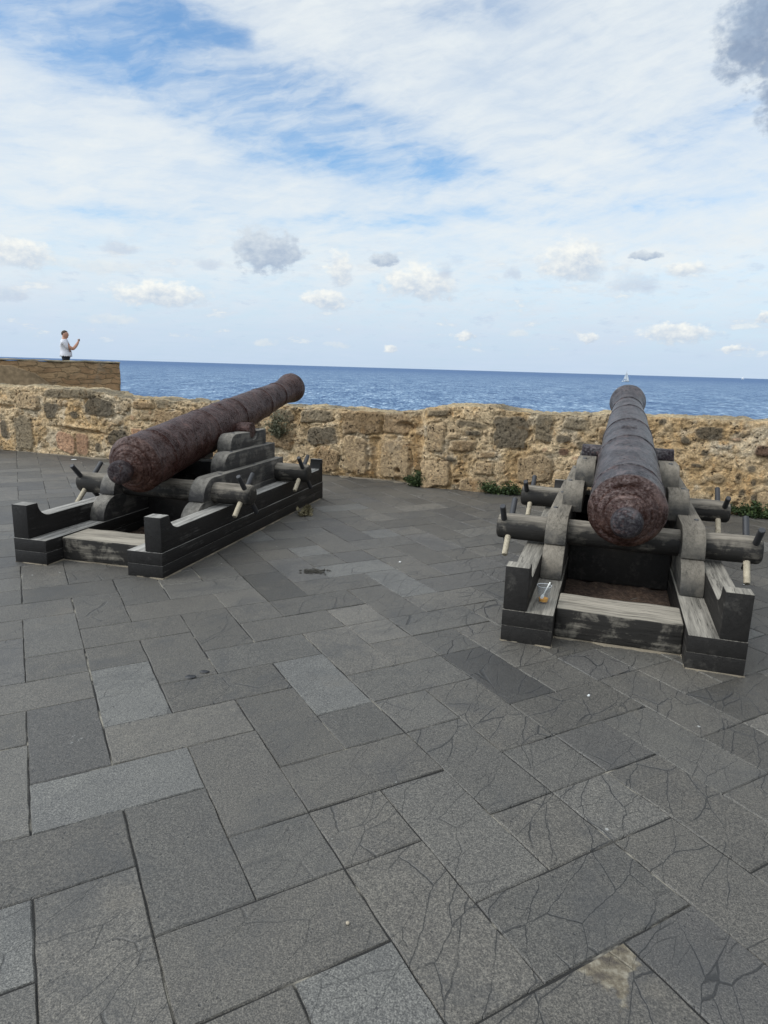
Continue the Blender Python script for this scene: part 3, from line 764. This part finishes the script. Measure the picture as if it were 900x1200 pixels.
    # trunnions and the vent patch
    for sx in (-1, 1):
        bm = bmesh.new(); rod(bm, (sx*.16, 2.166, .927), (sx*.366, 2.166, .927), .080, .079, 40, .006); bm_obj('trunnion', bm, barrelm, b, 45)
    bm = bmesh.new()
    p = MB @ Vector((0, 1.62, .2115)); lathe(bm, [(-.012, .062), (0, .060), (.006, .045), (.009, .02)], 20, along(p, MB.to_3x3() @ Vector((0, 0, 1))))
    wobble(bm, .012, 20, sd_)
    bm_obj('raised_emblem', bm, barrelm, b, 45)
    # --- earth inside the bed
    bm = bmesh.new(); nx, ny = 14, 40
    gv = [[bm.verts.new((-.364+.728*i/nx, .47+2.57*j/ny, .022+.03*mnoise.noise(Vector((i*.5, j*.5, sd_)))+.02*mnoise.noise(Vector((i*1.7, j*1.7, sd_))))) for j in range(ny+1)] for i in range(nx+1)]
    for i in range(nx):
        for j in range(ny): bm.faces.new((gv[i][j], gv[i+1][j], gv[i+1][j+1], gv[i][j+1]))
    e = bm_obj('earth_fill', bm, EARTH, root, 60)
    return root
def earth_mat():
    m, g = material('brown_earth')
    n = g.noise(g.P, 30, 6, .7); n2 = g.noise(g.P, 5, 4, .6)
    col = g.ramp(n, [(.3, (.022, .013, .009)), (.5, (.075, .045, .030)), (.7, (.18, .12, .08))])
    g.put(g.b.inputs['Base Color'], g.mix(1.0, col, g.mix(n2, (.6, .6, .6), (1.3, 1.3, 1.3)), 'MULTIPLY')); g.b.inputs['Roughness'].default_value = 1
    g.put(g.b.inputs['Normal'], g.bump(n, 1.0, .02)); return m
EARTH = earth_mat()
build_cannon('L', 'rust brown cannon seen side-on at left, on near-black timber carriage, muzzle raised over the sea', 'L')
build_cannon('R', 'rusty cannon seen from its breech at right, on greyer timber carriage holding a plastic cup', 'R')

# ------------------------------------------------------------------ sand along edges
def sand_mat():
    m, g = material('pale_sand')
    n = g.noise(g.W, 60, 4, .7); n2 = g.noise(g.W, 7, 4, .6)
    g.put(g.b.inputs['Base Color'], g.mix(n*.6 + n2*.4, (.09, .078, .06), (.25, .205, .145))); g.b.inputs['Roughness'].default_value = 1
    g.put(g.b.inputs['Normal'], g.bump(n, .6, .006)); return m
SANDM = sand_mat()
def ribbon(name, pts, wid, seed, z=.004):
    """low irregular drift of sand along a line; wid(t) on the free side"""
    bm = bmesh.new(); rows = []
    pts = [Vector((*p, 0)) for p in pts]
    L = [0]
    for a, b in zip(pts, pts[1:]): L.append(L[-1]+(b-a).length)
    n = int(L[-1]/.02)
    for k in range(n+1):
        s = L[-1]*k/n; i = max(j for j in range(len(L)-1) if L[j] <= s+1e-9); t = (s-L[i])/(L[i+1]-L[i])
        p = pts[i].lerp(pts[i+1], t); dr = (pts[i+1]-pts[i]).normalized(); nr = Vector((dr.y, -dr.x, 0))
        w = max(-.02, wid*(.15 + .9*mnoise.noise(Vector((s*2.2, seed, 0))) + .7*mnoise.noise(Vector((s*8, seed, 3))) + .45*mnoise.noise(Vector((s*25, seed, 5)))))
        q0 = p - nr*.03
        rows.append([bm.verts.new((q0.x, q0.y, z+.008)), bm.verts.new((p.x+nr.x*w*.3, p.y+nr.y*w*.3, z+.004)), bm.verts.new((p.x+nr.x*w, p.y+nr.y*w, z-.006))])
    for a, b in zip(rows, rows[1:]):
        for j in range(2): bm.faces.new((a[j], a[j+1], b[j+1], b[j]))
    o = bm_obj(name, bm, SANDM, None, 60); tag(o, kind='structure'); return o
ribbon('sand', [tuple(p) for p in PL[2:7]] , .15, 1); ribbon('sand', [tuple(p) for p in PL[6:]], .05, 2); ribbon('sand', [tuple(p) for p in PL[:3]], .04, 3)
for key, sd_ in (('L', 4), ('R', 5)):
    X0, Y0, a_ = CANN[key]; c, s = math.cos(a_), math.sin(a_)
    w = lambda x, y: (X0+x*c-y*s, Y0+x*s+y*c)
    ribbon('sand', [w(-.67, 3.4), w(-.67, -.0), w(-.366, -.0), w(-.366, .17), w(.366, .17), w(.366, 0), w(.67, 0), w(.67, 3.4)], .020, sd_, .001)

# ------------------------------------------------------------------ plants
def leaf_mat(name, a, b):
    m, g = material(name)
    r = g.attr('lr'); col = g.mix(r, a, b)
    g.put(g.b.inputs['Base Color'], col); g.b.inputs['Roughness'].default_value = .6
    g.b.inputs['Specular IOR Level'].default_value = .3
    return m
LEAF = leaf_mat('green_leaf', (.014, .028, .009), (.065, .095, .028)); GREY = leaf_mat('grey_green_leaf', (.07, .075, .045), (.17, .165, .105)); DRY = leaf_mat('dry_grass', (.10, .085, .045), (.26, .22, .13))
STEM = simple('plant_stem', (.07, .06, .035), .8, .2)
def plant(name, loc, rad, n, label, cat, mat=LEAF, leaf=.03, stems=24, rz=0.0, seed=0, flat=0.0, group=None):
    """rad = (x, y, height) of a low clump growing from its base"""
    rr = random.Random(seed); root = empty(name, loc, rz, label=label, cat=cat)
    bs = bmesh.new(); verts, faces, lr = [], [], []
    tips = []
    for k in range(stems):
        a_ = rr.uniform(0, 2*math.pi); q = math.sqrt(rr.random())
        x, y = rad[0]*q*math.cos(a_), rad[1]*q*math.sin(a_)
        h = rad[2]*(1-.55*q*q)*rr.uniform(.55, 1.1)
        b0 = Vector((x*.06, y*.06, -.004)); b1 = Vector((x, y, h)); tips.append((b0, b1))
        rod(bs, b0, b1, .004, .0015, 5, .0005)
    for k in range(n):
        b0, b1 = rr.choice(tips); t = rr.uniform(.25, 1.05); p = b0.lerp(b1, t) + Vector((rr.gauss(0, .022), rr.gauss(0, .022), rr.gauss(0, .018)))
        p.z = max(.006, p.z)
        d = Vector((rr.gauss(0, 1), rr.gauss(0, 1), rr.gauss(.35, .8))).normalized(); s_ = d.cross(Vector((rr.gauss(0, 1), rr.gauss(0, 1), rr.gauss(0, 1)))).normalized()
        L = leaf*rr.uniform(.6, 1.35); w = L*rr.uniform(.28, .45); i = len(verts); up = d.cross(s_)*L*.12
        verts += [p, p+d*L*.5+s_*w+up, p+d*L, p+d*L*.5-s_*w+up]; faces.append((i, i+1, i+2, i+3)); lr += [rr.random()**1.3]*4
    me = bpy.data.meshes.new('foliage'); me.from_pydata([tuple(v) for v in verts], [], faces)
    at = me.attributes.new('lr', 'FLOAT', 'POINT'); at.data.foreach_set('value', np.array(lr, np.float32))
    link_mesh('foliage', me, mat, root); bm_obj('stem', bs, STEM, root)
    return root
plant('bush', (.47, 9.19, 0), (.20, .13, .25), 1700, 'small round green bush at the wall foot between the cannons', 'bush', seed=1)
plant('bush', (1.50, 8.80, 0), (.33, .13, .17), 2000, 'wide low green bush at the wall foot just left of the right cannon', 'bush', seed=2, rz=-.3)
plant('bush', (4.42, 7.70, 0), (.46, .14, .19), 2300, 'low green bush at the wall foot at the right edge', 'bush', seed=3, rz=-.5)
plant('bush', (-6.95, 11.60, 0), (.32, .12, .12), 900, 'dark green weeds at the wall foot by the left edge', 'bush', seed=4, rz=-.35)
plant('dry_grass_tuft', (-.86, 7.17, 0), (.13, .05, .035), 220, 'dry grass tuft growing beside the left cannon carriage', 'grass tuft', DRY, .05, 10, seed=5, rz=1.2)
# wiry grey shrub rooted in the wall face
def wall_shrub():
    root = plant('wall_shrub', (-1.62, 10.02, .52), (.26, .06, .42), 900, 'wiry grey-green shrub clinging to the wall behind the left cannon muzzle', 'shrub', GREY, .026, 46, seed=6, rz=-.27)
wall_shrub()

# ------------------------------------------------------------------ small litter
PAPER = simple('white_paper', (.72, .72, .70), .7, .3, var=.05)
def scrap(x, y, s, rz, label):
    rr = random.Random(x); bm = bmesh.new(); n = 9
    ring = [bm.verts.new((s*rr.uniform(.6, 1)*math.cos(2*math.pi*k/n), s*.45*rr.uniform(.6, 1)*math.sin(2*math.pi*k/n), .002+rr.uniform(0, .006))) for k in range(n)]
    c = bm.verts.new((0, 0, .010))
    for k in range(n): bm.faces.new((ring[k], ring[(k+1) % n], c))
    ext = bmesh.ops.extrude_face_region(bm, geom=bm.faces[:])
    for v in ext['geom']:
        if isinstance(v, bmesh.types.BMVert): v.co.z -= .002
    o = bm_obj('paper_scrap', bm, PAPER, None, 60, (x, y, .001)); o.rotation_euler = (0, 0, rz)
    tag(o, label, 'litter')
scrap(.147, 5.416, .016, .3, 'white paper scrap on the paving between the two cannons')
scrap(-5.05, 10.74, .06, .1, 'white paper strip lying near the wall behind the left carriage')
scrap(1.066, 3.128, .015, .8, 'torn white scrap on cracked paving in front of the right carriage')
scrap(2.871, 5.066, .018, .2, 'pale flat scrap on the paving right of the right carriage')
GUM = simple('dark_gum', (.012, .012, .014), .5, .5)
for x, y, s in ((-.982, 3.213, .024), (-.925, 3.275, .021)):
    bm = bmesh.new(); lathe(bm, [(0, s), (.003, s*.95), (.005, s*.6)], 16, along((0, 0, 0), (0, 0, 1))); wobble(bm, .003, 60, x)
    o = bm_obj('gum_blob', bm, GUM, None, 60, (x, y, .0)); o.scale = (1.25, .8, 1)
    tag(o, 'flat dark gum blob on the paving, one of a close pair', 'gum', 'pair of dark gum blobs')
def leaves():
    rr = random.Random(4); bm = bmesh.new()
    for k in range(150):
        x, y = rr.gauss(0, .045), rr.gauss(0, .026); a_ = rr.uniform(0, 6.28); L = rr.uniform(.012, .04); w = L*.3; z = rr.uniform(.001, .008)
        d = Vector((math.cos(a_), math.sin(a_), rr.uniform(-.05, .08))); s_ = Vector((-math.sin(a_), math.cos(a_), .05)); p = Vector((x, y, z))
        bm.faces.new([bm.verts.new(q) for q in (p, p+d*L*.5+s_*w, p+d*L, p+d*L*.5-s_*w)])
    o = bm_obj('dry_leaf_litter', bm, simple('rotting_leaf', (.035, .032, .026), .9, .2, var=.5), None, None, (-.55, 5.09, 0))
    tag(o, 'dark smear of dry leaf scraps on the paving between the cannons', 'leaf litter', kind='stuff')
leaves()
def pebble(x, y, s, col, label):
    bm = bmesh.new(); bmesh.ops.create_icosphere(bm, subdivisions=2, radius=s)
    for v in bm.verts: v.co.z *= .7
    wobble(bm, s*.3, .9/s, x); o = bm_obj('pebble', bm, simple('pebble_stone', col, .9, .2), None, 80, (x, y, s*.4)); tag(o, label, 'pebble')
pebble(-.072, 1.665, .006, (.34, .29, .22), 'tan pebble lodged in a near paving joint')

# ------------------------------------------------------------------ cup and spoon on the right carriage
def build_cup():
    X0, Y0, a_ = CANN['R']; c, s = math.cos(a_), math.sin(a_)
    w = lambda x, y: (X0+x*c-y*s, Y0+x*s+y*c)
    x, y = w(-.447, .222)
    root = empty('plastic_cup', (x, y, .201), label='clear plastic cup with a little orange drink on the right carriage', cat='cup')
    m, g = material('clear_plastic'); g.b.inputs['Transmission Weight'].default_value = .97; g.b.inputs['Roughness'].default_value = .03; g.b.inputs['IOR'].default_value = 1.08
    g.put(g.b.inputs['Base Color'], g.mix(g.noise(g.P, 30), (.90, .93, .95), (.97, .98, 1)))
    bm = bmesh.new()
    pr = [(.001, .027), (.004, .0285), (.05, .0355), (.100, .0425), (.1035, .0455), (.107, .0440), (.104, .0425), (.10, .0415), (.05, .0345), (.006, .0275), (.004, .010)]
    lathe(bm, pr, 40, along((0, 0, 0), (0, 0, 1))); bm_obj('cup_wall', bm, m, root, 40)
    rim = simple('cup_rim', (.75, .78, .80), .3, .5, var=.05)
    bm = bmesh.new(); N = 40
    lathe(bm, [(.1062, .0446), (.1075, .0455), (.1085, .0450), (.1078, .0438), (.1062, .0440)], 40, along((0, 0, 0), (0, 0, 1)), False); bm_obj('rim', bm, rim, root, 60)
    dm, g = material('orange_drink'); g.put(g.b.inputs['Base Color'], g.mix(g.noise(g.P, 40), (.75, .30, .03), (.85, .42, .05))); g.b.inputs['Roughness'].default_value = .15
    bm = bmesh.new(); lathe(bm, [(.0065, .0258), (.012, .0268), (.026, .0292)], 32, along((0, 0, 0), (0, 0, 1))); bm_obj('drink', bm, dm, root, 40)
    # plastic spoon leaning in the cup
    sp = empty('plastic_spoon', (x, y, .201), label='white plastic spoon leaning in the clear cup', cat='spoon')
    wm = simple('white_plastic', (.78, .77, .72), .35, .5, var=.03)
    p0, p1 = Vector((-.014, -.008, .030)), Vector((.036, .006, .128)); d = (p1-p0)
    bm = bmesh.new(); rod(bm, p0+d*.18, p1, .0030, .0048, 10, .001); bm_obj('handle', bm, wm, sp, 50)
    bm = bmesh.new(); bmesh.ops.create_uvsphere(bm, u_segments=16, v_segments=10, radius=1)
    bmesh.ops.transform(bm, matrix=along(p0+d*.06, d) @ Matrix.Diagonal((.010, .020, .0035, 1)), verts=bm.verts[:]); bm_obj('bowl', bm, wm, sp, 50)
build_cup()

# ------------------------------------------------------------------ the man on the bastion
def skin_mesh(name, joints, edges, rootv, sub=3):
    me = bpy.data.meshes.new(name); me.from_pydata([j[:3] for j in joints], edges, [])
    o = bpy.data.objects.new(name, me); COL.objects.link(o)
    md = o.modifiers.new('skin', 'SKIN'); md.use_smooth_shade = True
    sv = me.skin_vertices[0].data
    for i, j in enumerate(joints):
        rr = j[3]; sv[i].radius = rr if isinstance(rr, tuple) else (rr, rr); sv[i].use_root = (i == rootv)
    s2 = o.modifiers.new('sub', 'SUBSURF'); s2.levels = s2.render_levels = sub
    dg = bpy.context.evaluated_depsgraph_get(); dg.update()
    m2 = bpy.data.meshes.new_from_object(o.evaluated_get(dg)); bpy.data.objects.remove(o); m2.shade_smooth(); return m2
def build_man():
    ra = -.42     # faces image-right
    root = empty('person', (-10.30, 21.83, .70), R(24), label='man in white short-sleeved shirt and dark trousers raising a phone on the bastion', cat='person')
    skin = simple('skin', (.42, .22, .15), .5, .4, var=.08); shirt = simple('white_shirt', (.50, .50, .54), .85, .2, var=.06, scale=9); tr = simple('dark_trousers', (.018, .019, .025), .8, .2); hair = simple('dark_hair', (.045, .03, .022), .7, .3)
    # local: +x forward, +y his left (away from the camera), z up
    J = [(0, 0, .94, .155), (.025, 0, 1.10, .165), (.01, 0, 1.27, .160), (-.02, 0, 1.41, .145), (-.01, 0, 1.50, .078), (.015, 0, 1.555, .075),
         (.03, 0, 1.60, .105), (.035, 0, 1.67, .112), (.03, 0, 1.735, .085),
         (-.02, -.19, 1.41, .062), (.10, -.21, 1.27, .060), (.235, -.18, 1.20, .054), (.34, -.10, 1.33, .046), (.395, -.055, 1.425, .036), (.405, -.045, 1.475, (.016, .032)),
         (-.02, .19, 1.41, .062), (.10, .21, 1.27, .060), (.235, .18, 1.20, .054), (.34, .10, 1.33, .046), (.395, .055, 1.425, .036), (.405, .045, 1.475, (.016, .032)),
         (.0, -.095, .86, .095), (.02, -.10, .48, .062), (-.01, -.10, .09, .044), (.13, -.11, .04, .038),
         (.0, .095, .86, .095), (.02, .10, .48, .062), (-.01, .10, .09, .044), (.13, .11, .04, .038)]
    Ed = [(0,1),(1,2),(2,3),(3,4),(4,5),(5,6),(6,7),(7,8),(3,9),(9,10),(10,11),(11,12),(12,13),(13,14),(3,15),(15,16),(16,17),(17,18),(18,19),(19,20),(0,21),(21,22),(22,23),(23,24),(0,25),(25,26),(26,27),(27,28)]
    me = skin_mesh('body', J, Ed, 0)
    bm = bmesh.new(); bm.from_mesh(me)
    # face: nose, brows, ears, lips; fingers rooted in the palms
    def blob(c, r):
        v = bmesh.ops.create_uvsphere(bm, u_segments=10, v_segments=8, radius=1)['verts']; bmesh.ops.transform(bm, matrix=Matrix.Translation(c) @ Matrix.Diagonal((*r, 1)), verts=v)
    blob((.118, 0, 1.635), (.024, .014, .022)); blob((.105, 0, 1.667), (.014, .045, .010)); blob((.104, 0, 1.592), (.014, .024, .010)); blob((.092, 0, 1.562), (.026, .030, .020))
    for sy in (-1, 1): blob((.03, sy*.082, 1.635), (.022, .012, .032))
    for sy in (-1, 1):
        for k in range(4):
            z = 1.455+.020*k; L = (.050, .058, .060, .048)[3-k]
            a0 = Vector((.405, sy*.05, z)); a1 = a0+Vector((.032, -sy*.012, .004)); a2 = a1+Vector((.010, -sy*L*.6, .002))
            rod(bm, a0, a1, .0095, .009, 8, .002); rod(bm, a1-(a1-a0)*.1, a2, .009, .0075, 8, .002)
        t0 = Vector((.395, sy*.045, 1.47)); rod(bm, t0, t0+Vector((-.012, -sy*.03, .045)), .011, .008, 8, .002)
    bm_obj('body', bm, skin, root, 80)
    # clothes follow the body
    def garment(name, keep, off, mat):
        bm = bmesh.new(); bm.from_mesh(me); bm.normal_update()
        nn = {v: v.normal.copy() for v in bm.verts}
        for v in bm.verts: v.co += nn[v]*off(v.co)
        bmesh.ops.delete(bm, geom=[f for f in bm.faces if not keep(f.calc_center_median())], context='FACES')
        me2 = bpy.data.meshes.new(name); bm.to_mesh(me2); bm.free(); o = link_mesh(name, me2, mat, root, 80)
        md = o.modifiers.new('cloth', 'SOLIDIFY'); md.thickness = .006
    garment('shirt', lambda c: .975 < c.z < 1.50 and not (c.x > .10 and abs(c.y) > .10 and c.z > 1.1) and not (c.x > .20), lambda c: .016 + .22*max(0, 1.16-c.z), shirt)
    garment('trousers', lambda c: .07 < c.z < .97 and not (c.z < .08 and c.x > .06), lambda c: .010, tr)
    bm = bmesh.new(); bmesh.ops.create_uvsphere(bm, u_segments=24, v_segments=16, radius=1)
    bmesh.ops.delete(bm, geom=[v for v in bm.verts if v.co.z < -.45 or (v.co.x > .05 and v.co.z < -.1) or (v.co.x > .45 and v.co.z < .42)], context='VERTS')
    bmesh.ops.transform(bm, matrix=Matrix.Translation((.022, 0, 1.670)) @ Matrix.Diagonal((.106, .094, .104, 1)), verts=bm.verts[:]); wobble(bm, .006, 40, 2)
    bm_obj('hair', bm, hair, root, 80)
    # phone, held up in both hands
    Mw = Matrix.Translation((-10.30, 21.83, .70)) @ Matrix.Rotation(R(24), 4, 'Z')
    bm = bmesh.new(); box(bm, -.005, .005, -.075, .075, -.038, .038, .004); ph = bm_obj('phone', bm, simple('phone_shell', (.02, .02, .022), .3, .5), None, 40)
    ph.location = Mw @ Vector((.432, 0, 1.487)); ph.rotation_euler = (0, R(8), R(24)); tag(ph, 'dark phone held up in the man\'s hands', 'phone')
build_man()

# ------------------------------------------------------------------ sailing boats
SAILM = simple('white_sail', (.80, .80, .78), .8, .2, var=.03); HULL = simple('white_hull', (.62, .62, .60), .4, .5, var=.05); MAST = simple('grey_mast', (.35, .35, .36), .4, .5)
def boat(loc, rz, H, label, jib=True):
    root = empty('sailing_boat', loc, rz, label=label, cat='sailing boat', group='sailing boats on the horizon')
    L = H*.80; bm = bmesh.new(); rows = []
    for k in range(13):
        t = k/12; x = (t-.5)*L; w = L*.14*math.sin(math.pi*min(1, .12+t*.86))**.7 if k < 12 else .02; hz = L*.085+L*.03*(t-.4)**2*4
        rows.append([bm.verts.new((x, y_*w, z_)) for y_, z_ in ((-1, hz), (-.85, hz*.25), (0, -L*.06), (.85, hz*.25), (1, hz))])
    for a_, b_ in zip(rows, rows[1:]):
        for j in range(4): bm.faces.new((a_[j], a_[j+1], b_[j+1], b_[j]))
        bm.faces.new((a_[4], a_[0], b_[0], b_[4]))
    bm.faces.new(rows[0]); bm.faces.new(rows[-1])
    bm_obj('hull', bm, HULL, root, 40)
    bm = bmesh.new(); box(bm, -L*.22, L*.12, -L*.07, L*.07, L*.085, L*.15, L*.02); bm_obj('cabin', bm, HULL, root, 40)
    bm = bmesh.new(); rod(bm, (L*.06, 0, L*.07), (L*.06, 0, H), H*.009, H*.006, 8, .01); rod(bm, (L*.06, 0, L*.24), (-L*.38, 0, L*.22), H*.006, H*.005, 8, .01); bm_obj('mast', bm, MAST, root, 40)
    def sail(name, a_, b_, c_, belly):
        bm = bmesh.new(); n = 8; g_ = []
        for i in range(n+1):
            row = []
            for j in range(n+1-i):
                u, v = i/n, j/n; p = Vector(a_)*(1-u-v)+Vector(b_)*u+Vector(c_)*v; p.y += belly*27*u*v*(1-u-v); row.append(bm.verts.new(p))
            g_.append(row)
        for i in range(n):
            for j in range(n-i):
                bm.faces.new((g_[i][j], g_[i+1][j], g_[i][j+1]))
                if j < n-i-1: bm.faces.new((g_[i+1][j], g_[i+1][j+1], g_[i][j+1]))
        o = bm_obj(name, bm, SAILM, root, 80); s_ = o.modifiers.new('thickness', 'SOLIDIFY'); s_.thickness = H*.003
    sail('mainsail', (L*.045, 0, H*.97), (L*.045, 0, L*.26), (-L*.37, 0, L*.25), H*.03)
    if jib: sail('jib', (L*.07, 0, H*.86), (L*.48, 0, L*.12), (L*.10, 0, L*.16), H*.03)
boat((334.25, 958.75, SEA), R(25), 15.5, 'nearer sailing boat on the horizon, just above the right cannon muzzle')
boat((2652, 5108, SEA), R(160), 24.0, 'tiny far white sailing boat on the horizon at the right edge', True)

# ------------------------------------------------------------------ colour
vs = scene.view_settings; vs.view_transform = 'Standard'; vs.look = 'None'; vs.gamma = 1; vs.use_curve_mapping = False; vs.exposure = 0.0
scene.cycles.use_denoising = True
